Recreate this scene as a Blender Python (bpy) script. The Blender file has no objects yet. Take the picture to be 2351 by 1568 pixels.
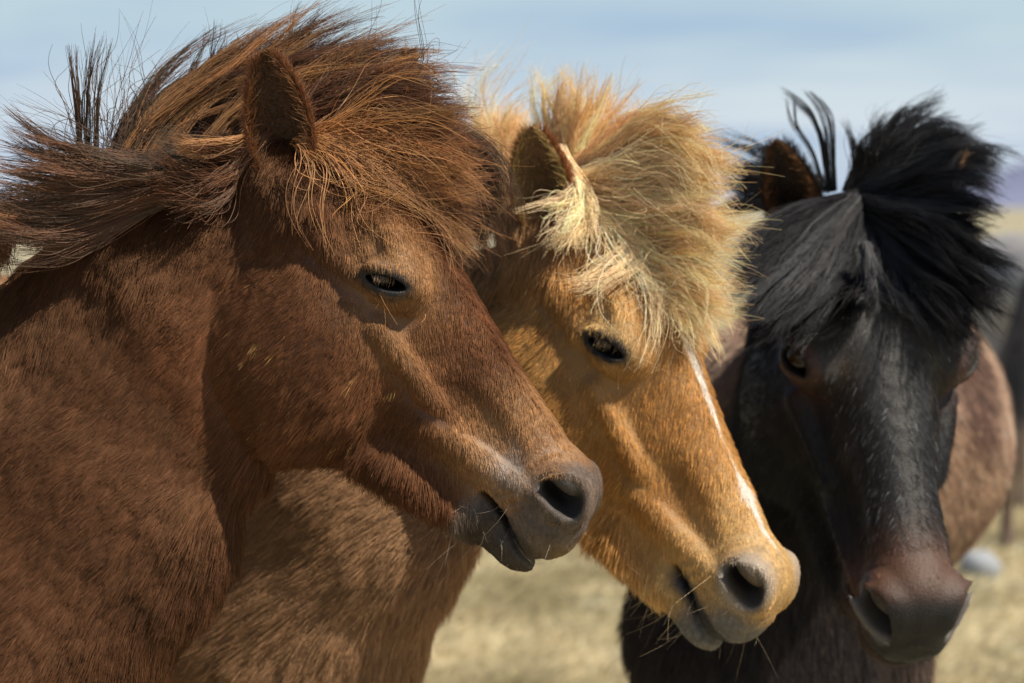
import bpy, math, numpy as np
from mathutils import Vector, Matrix
C = bpy.context.scene
RNG = np.random.default_rng(7)
rad = math.radians

# ------------------------------------------------------------------ camera
CAM_Z, PITCH, LENS = 1.42, rad(3.19), 85.0
FPX, CX, CY = LENS/36*2351, 1175.5, 784.0
cd = bpy.data.cameras.new('camera'); cam = bpy.data.objects.new('camera', cd)
C.collection.objects.link(cam); C.camera = cam
cam.location = (0, 0, CAM_Z); cam.rotation_euler = (math.pi/2-PITCH, 0, 0)
cd.lens = LENS; cd.sensor_width = 36; cd.clip_end = 9000; cd.clip_start = .05
cd.dof.use_dof = True; cd.dof.focus_distance = 2.95; cd.dof.aperture_fstop = 3.8

# ------------------------------------------------------------------ sky, sun, exposure
SUN_EL, SUN_AZ = rad(50), rad(61)      # azimuth measured from straight behind the camera towards the right
sun_dir = Vector((math.sin(SUN_AZ)*math.cos(SUN_EL), -math.cos(SUN_AZ)*math.cos(SUN_EL), math.sin(SUN_EL)))
sd = bpy.data.lights.new('sun', 'SUN'); sd.energy = 5.0; sd.angle = rad(.6); sd.color = (1, .91, .76)
so = bpy.data.objects.new('sun', sd); C.collection.objects.link(so)
so.rotation_euler = sun_dir.to_track_quat('Z', 'Y').to_euler()
W = bpy.data.worlds.new('World'); C.world = W; W.use_nodes = True
nt = W.node_tree; nt.nodes.clear()
def N(nt, t, **kw):
    n = nt.nodes.new(t)
    for k, v in kw.items():
        if k in n.inputs: n.inputs[k].default_value = v
        else: setattr(n, k, v)
    return n
sky = N(nt, 'ShaderNodeTexSky', sky_type='NISHITA', sun_disc=False)
sky.sun_elevation = SUN_EL; sky.sun_rotation = math.atan2(sun_dir.x, sun_dir.y)
tc = N(nt, 'ShaderNodeTexCoord'); mp = N(nt, 'ShaderNodeMapping')
mp.inputs['Scale'].default_value = (2.2, 2.2, 13); mp.inputs['Location'].default_value = (.35, .1, .42)
nz = N(nt, 'ShaderNodeTexNoise'); nz.inputs['Scale'].default_value = 2.1; nz.inputs['Detail'].default_value = 4; nz.inputs['Roughness'].default_value = .5
cr = N(nt, 'ShaderNodeValToRGB'); cr.color_ramp.elements[0].position = .40; cr.color_ramp.elements[1].position = .60
sep = N(nt, 'ShaderNodeSeparateXYZ')
hr = N(nt, 'ShaderNodeMapRange'); hr.inputs['From Min'].default_value = .0; hr.inputs['From Max'].default_value = .075
hr.inputs['To Min'].default_value = 0; hr.inputs['To Max'].default_value = 1
cloud = N(nt, 'ShaderNodeMixRGB'); cloud.inputs[1].default_value = (8.6, 8.9, 9.6, 1); cloud.inputs[2].default_value = (5.4, 6.9, 7.7, 1)
blue = N(nt, 'ShaderNodeMixRGB'); blue.inputs[2].default_value = (3.9, 5.4, 7.4, 1)
mx = N(nt, 'ShaderNodeMixRGB'); mx.inputs[0].default_value = .85
bg = N(nt, 'ShaderNodeBackground'); bg.inputs['Strength'].default_value = .071
wo = N(nt, 'ShaderNodeOutputWorld'); L = nt.links.new
L(tc.outputs['Generated'], mp.inputs[0]); L(mp.outputs[0], nz.inputs['Vector']); L(nz.outputs[0], cr.inputs[0])
L(tc.outputs['Generated'], sep.inputs[0]); L(sep.outputs[2], hr.inputs[0]); L(hr.outputs[0], cloud.inputs[0])
inv = N(nt, 'ShaderNodeInvert'); L(cr.outputs[0], inv.inputs['Color'])
bf = N(nt, 'ShaderNodeMath', operation='MULTIPLY'); L(inv.outputs[0], bf.inputs[0]); bf.inputs[1].default_value = .8
L(bf.outputs[0], blue.inputs[0]); L(cloud.outputs[0], blue.inputs[1])
# clouds cover only the low sky in full; overhead it is mostly the clear blue sky
ov = N(nt, 'ShaderNodeMapRange'); ov.inputs['From Min'].default_value = .1; ov.inputs['From Max'].default_value = .35
ov.inputs['To Min'].default_value = .92; ov.inputs['To Max'].default_value = .08
L(sep.outputs[2], ov.inputs[0]); L(ov.outputs[0], mx.inputs[0])
L(sky.outputs[0], mx.inputs[1]); L(blue.outputs[0], mx.inputs[2]); L(mx.outputs[0], bg.inputs[0]); L(bg.outputs[0], wo.inputs[0])
C.view_settings.view_transform = 'Standard'; C.view_settings.look = 'None'; C.view_settings.exposure = .46; C.view_settings.gamma = 1
C.render.engine = 'CYCLES'; C.cycles.max_bounces = 6; C.cycles.transparent_max_bounces = 6
C.render.film_transparent = False

# ------------------------------------------------------------------ helpers
def at(px, py, Y):
    """point at distance Y whose picture position is (px, py)"""
    x = (px-CX)/FPX; z = (CY-py)/FPX
    dy = math.cos(PITCH)+z*math.sin(PITCH); dz = z*math.cos(PITCH)-math.sin(PITCH)
    return np.array([x*Y/dy, Y, CAM_Z+dz*Y/dy])
def Rot(yaw, pitch, roll):
    a, b, c = map(rad, (yaw, pitch, roll))
    Rz = np.array([[math.cos(a), -math.sin(a), 0], [math.sin(a), math.cos(a), 0], [0, 0, 1]])
    Ry = np.array([[math.cos(b), 0, math.sin(b)], [0, 1, 0], [-math.sin(b), 0, math.cos(b)]])
    Rx = np.array([[1, 0, 0], [0, math.cos(c), -math.sin(c)], [0, math.sin(c), math.cos(c)]])
    return Rz@Ry@Rx
def link(o, parent=None):
    C.collection.objects.link(o); o.parent = parent
    return o
def empty(name, loc, label, cat, group=None, kind=None):
    o = link(bpy.data.objects.new(name, None)); o.location = loc; o.empty_display_size = .1
    o['label'] = label; o['category'] = cat
    if group: o['group'] = group
    if kind: o['kind'] = kind
    return o
def mesh_obj(name, v, f, mat, parent=None, smooth=True, col=None, origin=(0, 0, 0)):
    v = np.asarray(v, float)-np.asarray(origin, float)
    me = bpy.data.meshes.new(name)
    f = [list(map(int, q)) for q in f] if not isinstance(f, np.ndarray) else f
    if isinstance(f, np.ndarray):
        n, k = f.shape
        me.vertices.add(len(v)); me.vertices.foreach_set('co', v.astype(np.float32).ravel())
        me.loops.add(n*k); me.loops.foreach_set('vertex_index', f.astype(np.int32).ravel())
        me.polygons.add(n); me.polygons.foreach_set('loop_start', (np.arange(n)*k).astype(np.int32))
        me.update(calc_edges=True); me.validate()
    else:
        me.from_pydata(v.tolist(), [], f); me.update()
    if smooth: me.polygons.foreach_set('use_smooth', np.ones(len(me.polygons), bool))
    if col is not None:
        a = me.attributes.new('col', 'FLOAT_COLOR', 'POINT')
        a.data.foreach_set('color', np.c_[col, np.ones(len(col))].astype(np.float32).ravel())
    me.materials.append(mat)
    return link(bpy.data.objects.new(name, me), parent)
_w = RNG.normal(size=(40, 3)); _w /= np.linalg.norm(_w, axis=1)[:, None]; _ph = RNG.uniform(0, 6.28, 40)
def noise(p, freq, seed=0, n=7):
    """cheap smooth noise, about -1..1"""
    r = np.zeros(len(p))
    for i in range(n):
        j = (seed*7+i*3) % 40
        s = freq*(1+.9*i/n)
        q = p@_w[j]*s+_ph[(j+seed) % 40]
        q2 = p@_w[(j+11) % 40]*s*1.3
        r += np.sin(q+1.3*np.sin(q2+seed))
    return r/n*1.7
def vnoise(p, freq, seed=0):
    return np.stack([noise(p, freq, seed+k*5) for k in range(3)], 1)
def nrm(a): return a/(np.linalg.norm(a, axis=-1, keepdims=True)+1e-9)
def ss(x, a, b):
    t = np.clip((x-a)/(b-a), 0, 1); return t*t*(3-2*t)

# ------------------------------------------------------------------ materials
def mat_new(name):
    m = bpy.data.materials.new(name); m.use_nodes = True; nt = m.node_tree
    b = nt.nodes['Principled BSDF']; return m, nt, b
def hair_mat(name, rough=.35, sheen=.3, trans=.15, tint=(1, .9, .75), gloss=.35):
    m = bpy.data.materials.new(name); m.use_nodes = True; nt = m.node_tree; nt.nodes.clear(); l = nt.links.new
    o = N(nt, 'ShaderNodeOutputMaterial'); a = N(nt, 'ShaderNodeAttribute', attribute_name='hcol')
    d = N(nt, 'ShaderNodeBsdfDiffuse'); t = N(nt, 'ShaderNodeBsdfHair', component='Transmission'); r_ = N(nt, 'ShaderNodeBsdfHair', component='Reflection')
    t.inputs['RoughnessU'].default_value = .35; t.inputs['RoughnessV'].default_value = 1
    r_.inputs['RoughnessU'].default_value = rough; r_.inputs['RoughnessV'].default_value = .9
    sc_ = N(nt, 'ShaderNodeMixRGB'); sc_.inputs[0].default_value = gloss; sc_.inputs[2].default_value = (*tint, 1)
    m1 = N(nt, 'ShaderNodeMixShader'); m1.inputs[0].default_value = trans; m2 = N(nt, 'ShaderNodeMixShader'); m2.inputs[0].default_value = sheen
    l(a.outputs['Color'], d.inputs['Color']); l(a.outputs['Color'], t.inputs['Color']); l(a.outputs['Color'], sc_.inputs[1]); l(sc_.outputs[0], r_.inputs['Color'])
    l(d.outputs[0], m1.inputs[1]); l(t.outputs[0], m1.inputs[2]); l(m1.outputs[0], m2.inputs[1]); l(r_.outputs[0], m2.inputs[2]); l(m2.outputs[0], o.inputs[0])
    return m
def skin_mat(name, rough=.55):
    m, nt, b = mat_new(name)
    a = N(nt, 'ShaderNodeAttribute', attribute_name='col'); nt.links.new(a.outputs['Color'], b.inputs['Base Color'])
    b.inputs['Roughness'].default_value = rough; b.inputs['Specular IOR Level'].default_value = .35
    t = N(nt, 'ShaderNodeTexCoord')
    n1 = N(nt, 'ShaderNodeTexNoise'); n1.inputs['Scale'].default_value = 330; n1.inputs['Detail'].default_value = 3
    bp = N(nt, 'ShaderNodeBump'); bp.inputs['Strength'].default_value = .9; bp.inputs['Distance'].default_value = .0014
    nt.links.new(t.outputs['Object'], n1.inputs['Vector']); nt.links.new(n1.outputs[0], bp.inputs['Height']); nt.links.new(bp.outputs[0], b.inputs['Normal'])
    return m
M_skin = skin_mat('horse_skin')
M_fur = hair_mat('coat_hair', .22, .18, .12, (1, .74, .45), .22); M_mane = hair_mat('mane_hair', .22, .22)
M_blackfur = hair_mat('black_coat_hair', .2, .10, .1, (.8, .85, .95)); M_blackmane = hair_mat('black_mane_hair', .12, .20, .05, (.85, .87, .95), .3)
M_eye, _, b = mat_new('wet_eye'); b.inputs['Base Color'].default_value = (.008, .005, .004, 1); b.inputs['Roughness'].default_value = .04
M_hoof, _, b = mat_new('hoof_horn'); b.inputs['Base Color'].default_value = (.06, .05, .04, 1)

def hair_obj(name, P, radius, col, mat, parent, origin=(0, 0, 0)):
    """P (n, k, 3) strands as one curves object"""
    n, k, _ = P.shape
    h = bpy.data.hair_curves.new(name); h.add_curves([k]*n)
    h.attributes['position'].data.foreach_set('vector', (P-np.asarray(origin)).astype(np.float32).ravel())
    a = h.attributes.get('radius') or h.attributes.new('radius', 'FLOAT', 'POINT')
    a.data.foreach_set('value', radius.astype(np.float32).ravel())
    c = h.attributes.new('hcol', 'FLOAT_COLOR', 'CURVE')
    c.data.foreach_set('color', np.c_[col, np.ones(n)].astype(np.float32).ravel())
    h.materials.append(mat)
    return link(bpy.data.objects.new(name, h), parent)

# ------------------------------------------------------------------ implicit modelling
def smin(a, b, k): 
    h = np.clip(.5+.5*(b-a)/k, 0, 1); return b*(1-h)+a*h-k*h*(1-h)
def smax(a, b, k): return -smin(-a, -b, k)
def ell(p, c, r, ax=None):
    d = p-np.array(c, np.float32)
    if ax is not None: d = d@np.array(ax, np.float32).T
    q = d/np.array(r, np.float32); k0 = np.sqrt((q*q).sum(1)); k1 = np.sqrt(((q/np.array(r, np.float32))**2).sum(1))
    return k0*(k0-1)/(k1+1e-6)
def cap(p, a, b, ra, rb):
    a = np.array(a, np.float32); b = np.array(b, np.float32); ab = b-a
    t = np.clip(((p-a)@ab)/(ab@ab), 0, 1)
    return np.linalg.norm(p-a-t[:, None]*ab, axis=1)-(ra+(rb-ra)*t)
def ecap(p, a, b, side, ra, rb):
    """capsule with elliptical section; ra, rb = (lateral, depth) radii"""
    a = np.array(a, float); b = np.array(b, float); ab = b-a; ln = np.linalg.norm(ab); t_ = ab/ln
    s = side-(side@t_)*t_; s /= np.linalg.norm(s); n = np.cross(t_, s)
    d = p-a.astype(np.float32); t = np.clip((d@t_.astype(np.float32))/ln, 0, 1)
    dd = d-t[:, None]*ab.astype(np.float32)
    rs = ra[0]+(rb[0]-ra[0])*t; rn = ra[1]+(rb[1]-ra[1])*t; rm = np.minimum(rs, rn)
    k = np.sqrt((dd@s.astype(np.float32)/rs)**2+(dd@n.astype(np.float32)/rn)**2+(dd@t_.astype(np.float32)/rm)**2)
    return (k-1)*rm
# head stations: u, top, bottom, half width at top / middle / bottom
HS = np.array([
 (-.245, -.01, -.110, .036, .046, .034), (-.20, .022, -.120, .048, .062, .040), (-.15, .050, -.165, .060, .070, .045),
 (-.09, .063, -.215, .072, .076, .046), (-.04, .067, -.250, .077, .080, .048), (.00, .066, -.266, .071, .079, .048),
 (.05, .062, -.268, .058, .074, .046), (.09, .058, -.248, .050, .067, .044), (.12, .055, -.220, .046, .062, .042), (.16, .051, -.186, .042, .056, .040),
 (.20, .049, -.162, .040, .052, .038), (.24, .048, -.144, .040, .050, .036), (.28, .047, -.126, .040, .050, .036), (.33, .038, -.108, .034, .045, .032), (.365, .022, -.085, .030, .038, .026), (.39, -.01, -.05, .012, .02, .012)])
ER = .0215
EF = {}
def set_eye(kind):
    e1, en, ec = {'side': ((.77, .22, .60), (.36, .88, .28), (-.011, .0655, -.001)), 'front': ((.86, -.25, .10), (.40, .74, .52), (-.002, .073, .016))}[kind]
    en = nrm(np.array(en)); e1 = np.array(e1); e1 = nrm(e1-(e1@en)*en); e2 = np.cross(en, e1)
    if e2[2] < 0: e2 = -e2
    EF.update(x=e1, y=e2, z=en, c=np.array(ec))
NO = {}
def set_nostril(kind):
    nd, nl, nc, k = {'side': ((.42, .88, .15), (.90, -.30, .10), (.337, .0425, .013), 1.10), 'front': ((.60, .74, .28), (.88, -.36, -.20), (.343, .0375, .010), 1.18)}[kind]
    nd = nrm(np.array(nd)); nl = np.array(nl); nl = nrm(nl-(nl@nd)*nd); nx = np.cross(nl, nd)
    if kind == 'side' and nx[2] < 0: nx = -nx
    if kind == 'front' and nx[1] > 0: nx = -nx
    NO.update(d=nd, l=nl, x=nx, c=np.array(nc), k=k)
WM = [-.08]
WB = [1.22]
def wsc(u): return WB[0]+WM[0]*ss(u, .20, .33)
def canon(PL):
    """head coordinates with the left side folded onto the right and the breadth evened out; body points go far away"""
    pa = PL.copy(); pa[:, 1] = np.abs(pa[:, 1])/wsc(PL[:, 0])
    far = (np.abs(pa[:, 1]) > .13) | (pa[:, 2] < -.30) | (pa[:, 0] > .5); pa[far] = (-.5, .3, -.2)
    return pa
def nostril(pa):
    d = (pa-NO['c'].astype(pa.dtype))/NO['k']; n0, n1, n2 = d@NO['l'].astype(pa.dtype), d@NO['x'].astype(pa.dtype), d@NO['d'].astype(pa.dtype)
    return n0, n1+9*n0**2-.001, n2
EYE_OPEN = [1.]
def head_sdf(p):
    u, w, v = p[:, 0], p[:, 1], p[:, 2]; a = (np.abs(w)/wsc(u)).astype(np.float32); pa = np.stack([u, a, v], 1)
    uc = np.clip(u, -.245, .39); I = lambda c: np.interp(uc, HSU, HSV[:, c])
    vt, vb = I(0), I(1); vc = (vt+vb)/2; hh = (vt-vb)/2
    q = np.clip((v-vc)/hh, -1, 1)
    wd = np.where(q > 0, I(3)+(I(2)-I(3))*q, I(3)+(I(4)-I(3))*-q)
    k = ((a/wd)**2.6+np.abs((v-vc)/hh)**2.6)**(1/2.6)
    f = (k-1)*np.minimum(wd, hh)*.9
    f = np.maximum(f, np.abs(u-uc)+f*.3)
    f = smin(f, ell(pa, (.002, .048, -.150), (.125, .058, .134)), .016)          # masseter
    f = smin(f, ell(pa, (-.03, .030, .020), (.06, .056, .040)), .02)              # brow mass
    f = smin(f, ell(pa, (.0, .062, .010), (.044, .034, .036)), .014)              # orbit
    f = smin(f, cap(pa, (-.035, .070, .034), (.025, .068, .030), .015, .010), .014)  # brow ridge
    f = smin(f, cap(pa, (-.035, .076, -.022), (-.12, .062, -.03), .011, .016), .02)  # zygomatic arch
    f = smax(f, -ell(pa, (-.075, .094, .022), (.036, .020, .013)), .016)          # hollow above the eye
    f = smin(f, cap(pa, (.035, .076, -.040), (.150, .055, -.046), .011, .008), .014)  # facial crest
    f = smax(f, -ell(pa, (.150, .080, -.070), (.045, .017, .014)), .014)          # hollow under the crest
    f = smax(f, -ell(pa, (.215, .072, -.010), (.075, .026, .026)), .022)          # hollow beside the nose
    f = smax(f, -ell(pa, (.085, .088, .006), (.05, .018, .02)), .016)
    f = smin(f, cap(pa, (.165, .046, -.072), (.30, .042, -.026), .009, .010), .012)  # lip lifting muscle
    f = smin(f, cap(pa, (.15, .034, -.158), (.30, .026, -.100), .020, .018), .03)   # jaw bar
    f = smax(f, -ell(pa, (.235, .068, -.098), (.05, .018, .012)), .02)
    # muzzle
    f = smin(f, ell(pa, (.330, 0, -.004), (.051, .045, .054)), .018)
    f = smin(f, ell(pa, (.352, 0, -.040), (.048, .043, .040)), .014)
    f = smin(f, ell(pa, (.336, .031, .012), (.042, .020, .030)), .012)
    f = f+.0011*np.sin(u*420+v*60+2*np.sin(v*70))*ss(u, .262, .285)*(1-ss(u, .30, .325))*ss(-v, .015, .035)*(1-ss(-v, .045, .057))
    f = f+.0010*np.sin(np.sqrt(((u-.334)/1.)**2+(v-.008)**2)*330)*(1-ss(np.sqrt((u-.334)**2+(v-.008)**2), .045, .06))*ss(np.sqrt((u-.334)**2+(v-.008)**2), .03, .036)*ss(a, .02, .03)
    low = ell(pa, (.342, 0, -.089), (.050, .038, .030)); low = smin(low, ell(pa, (.316, 0, -.100), (.034, .032, .025)), .012)
    f = smin(f, low, .006)
    # nostril: rim, cavity, inner fold
    n0, n1, n2 = nostril(pa)
    e = np.sqrt((n0/.033)**2+(n1/.023)**2)
    rim = np.sqrt(((e-1)*.024)**2+((n2-.001))**2)-.0048+.0038*ss(-n0, .004, .026)
    f = smin(f, rim, .014)
    cav = np.sqrt((n0/.0285)**2+(n1/.0185)**2+((n2-.010)/.034)**2)
    cav = (cav-1)*.015
    fold = ell(np.stack([n0, n1, n2], 1), (-.003, .0125, -.009), (.021, .0125, .018))
    f = smax(f, -cav, .0055)
    f = smin(f, fold, .003)
    # mouth
    t = np.clip((u-.275)/(.125), 0, 1); lv = -.069-.010*t+.004*np.sin(t*6.2)
    dm = np.sqrt((v-lv)**2+np.maximum(0, .275-u)**2)
    f = f+.0062*np.exp(-(dm/.0036)**2)*ss(u, .262, .285)
    f = smax(f, -ell(pa, (.286, .051, -.071), (.016, .008, .006)), .010)
    # eye: lids over the ball, almond cut
    d = pa-EF['c'].astype(np.float32); x, y, z = [d@EF[q].astype(np.float32) for q in 'xyz']
    f = smin(f, np.linalg.norm(d, axis=1)-.0262, .010)
    f = smin(f, np.sqrt((x/.030)**2+((y-.015)/.008)**2+((z-.019)/.010)**2)*.008-.008, .006)
    up = .0074*EYE_OPEN[0]*(1-(x/.024)**2); lo = -.0085*min(EYE_OPEN[0], 1.4)*(1-((x-.002)/.027)**2)-.001
    alm = np.maximum(np.maximum(y-up, lo-y), np.maximum(.004-z, np.abs(x)-.027))
    f = smax(f, -alm, .0025)
    return f
_uu = np.linspace(-.245, .39, 128)
def _spl(c):
    # smooth the table
    y = np.interp(_uu, HS[:, 0], HS[:, c]); k = np.array([1, 4, 6, 7, 6, 4, 1.]); k /= k.sum()
    for _ in range(3): y = np.convolve(np.pad(y, 3, mode='edge'), k, 'valid')
    return y
HSU = _uu; HSV = np.stack([_spl(c) for c in range(1, 6)], 1)

def axis_grid(lo, hi, flo, fhi, fine, coarse):
    g = list(np.arange(flo, fhi, fine)); x = flo; s = fine; L_ = []
    while x > lo: s = min(s*1.25, coarse); x -= s; L_.append(x)
    x = g[-1]; s = fine; Rr = []
    while x < hi: s = min(s*1.25, coarse); x += s; Rr.append(x)
    return np.array(L_[::-1]+g+Rr)
def surface(sdf, gx, gy, gz, step=3):
    """naive surface nets on a rectilinear grid, evaluated only near the surface"""
    def pad(g):
        r = (-(len(g)-1)) % step
        return np.r_[g, g[-1]+(np.arange(r)+1)*(g[-1]-g[-2])]
    gx, gy, gz = pad(gx), pad(gy), pad(gz); n = (len(gx), len(gy), len(gz))
    def ev(I, J, K):
        out = np.empty(len(I), np.float32)
        for s in range(0, len(I), 400000):
            sl = slice(s, s+400000)
            out[sl] = sdf(np.stack([gx[I[sl]], gy[J[sl]], gz[K[sl]]], 1).astype(np.float32))
        return out
    ci, cj, ck = [np.arange(0, m, step) for m in n]
    A = np.meshgrid(ci, cj, ck, indexing='ij'); fc = ev(A[0].ravel(), A[1].ravel(), A[2].ravel()).reshape(A[0].shape)
    dg = np.sqrt((np.diff(gx[ci])**2)[:, None, None]+(np.diff(gy[cj])**2)[None, :, None]+(np.diff(gz[ck])**2)[None, None, :])
    mn = np.full(dg.shape, 1e9, np.float32); sg = np.zeros(dg.shape, int)
    for a in (0, 1):
        for b_ in (0, 1):
            for c in (0, 1):
                blk = fc[a:a+dg.shape[0], b_:b_+dg.shape[1], c:c+dg.shape[2]]
                mn = np.minimum(mn, np.abs(blk)); sg += blk < 0
    act = (mn < dg*1.0) | ((sg > 0) & (sg < 8))
    F = np.kron(fc, np.ones((step,)*3, np.float32))[:n[0], :n[1], :n[2]]
    M = np.zeros(n, bool)
    up = np.kron(act, np.ones((step,)*3, bool))
    for a in (0, 1):
        for b_ in (0, 1):
            for c in (0, 1): M[a:a+up.shape[0], b_:b_+up.shape[1], c:c+up.shape[2]] |= up
    I, J, K = np.nonzero(M); F[I, J, K] = ev(I, J, K)
    S = F < 0
    cnt = np.zeros(tuple(m-1 for m in n), np.int8)
    offs = [(a, b_, c) for a in (0, 1) for b_ in (0, 1) for c in (0, 1)]
    for a, b_, c in offs: cnt += S[a:n[0]-1+a, b_:n[1]-1+b_, c:n[2]-1+c]
    I, J, K = np.nonzero((cnt > 0) & (cnt < 8))
    idx = np.full(cnt.shape, -1, np.int32); idx[I, J, K] = np.arange(len(I))
    acc = np.zeros((len(I), 3)); num = np.zeros(len(I))
    for o in offs:
        for d in range(3):
            if o[d]: continue
            q = list(o); q[d] = 1
            fa = F[I+o[0], J+o[1], K+o[2]]; fb = F[I+q[0], J+q[1], K+q[2]]
            m = (fa < 0) != (fb < 0); t = np.where(m, fa/(fa-fb+1e-12), 0)
            pa = np.stack([gx[I+o[0]], gy[J+o[1]], gz[K+o[2]]], 1); pb = np.stack([gx[I+q[0]], gy[J+q[1]], gz[K+q[2]]], 1)
            acc += np.where(m[:, None], pa+(pb-pa)*t[:, None], 0); num += m
    V = acc/num[:, None]; Q = []
    for d in range(3):
        e = [(1, 2), (2, 0), (0, 1)][d]
        s0 = [slice(1, -1)]*3; s0[d] = slice(0, -1); s1 = [slice(1, -1)]*3; s1[d] = slice(1, None)
        a_, b_ = S[tuple(s0)], S[tuple(s1)]; X = np.stack(np.nonzero(a_ != b_), 1)
        flip = ~a_[tuple(X.T)]; base = X.copy()
        for ax in range(3):
            if ax != d: base[:, ax] += 1
        def cell(da, db):
            c = base.copy(); c[:, e[0]] -= da; c[:, e[1]] -= db
            return idx[tuple(c.T)]
        q = np.stack([cell(1, 1), cell(0, 1), cell(0, 0), cell(1, 0)], 1)
        q[flip] = q[flip][:, ::-1]; Q.append(q)
    Q = np.concatenate(Q); Q = Q[(Q >= 0).all(1)]
    return V, Q
def relax(V, Q, it=2, lam=.4):
    E_ = np.concatenate([Q[:, [0, 1]], Q[:, [1, 2]], Q[:, [2, 3]], Q[:, [3, 0]]])
    deg = np.bincount(E_.ravel(), minlength=len(V))
    for _ in range(it):
        S = np.zeros_like(V)
        for c in range(3):
            S[:, c] = np.bincount(E_[:, 0], V[E_[:, 1], c], len(V))+np.bincount(E_[:, 1], V[E_[:, 0], c], len(V))
        V = V+(S/np.maximum(deg, 1)[:, None]-V)*lam
    return V
def vnormals(V, Q):
    n = np.cross(V[Q[:, 2]]-V[Q[:, 0]], V[Q[:, 3]]-V[Q[:, 1]]); out = np.zeros_like(V)
    for k in range(4):
        for c in range(3): out[:, c] += np.bincount(Q[:, k], n[:, c], len(V))
    return nrm(out)

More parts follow.
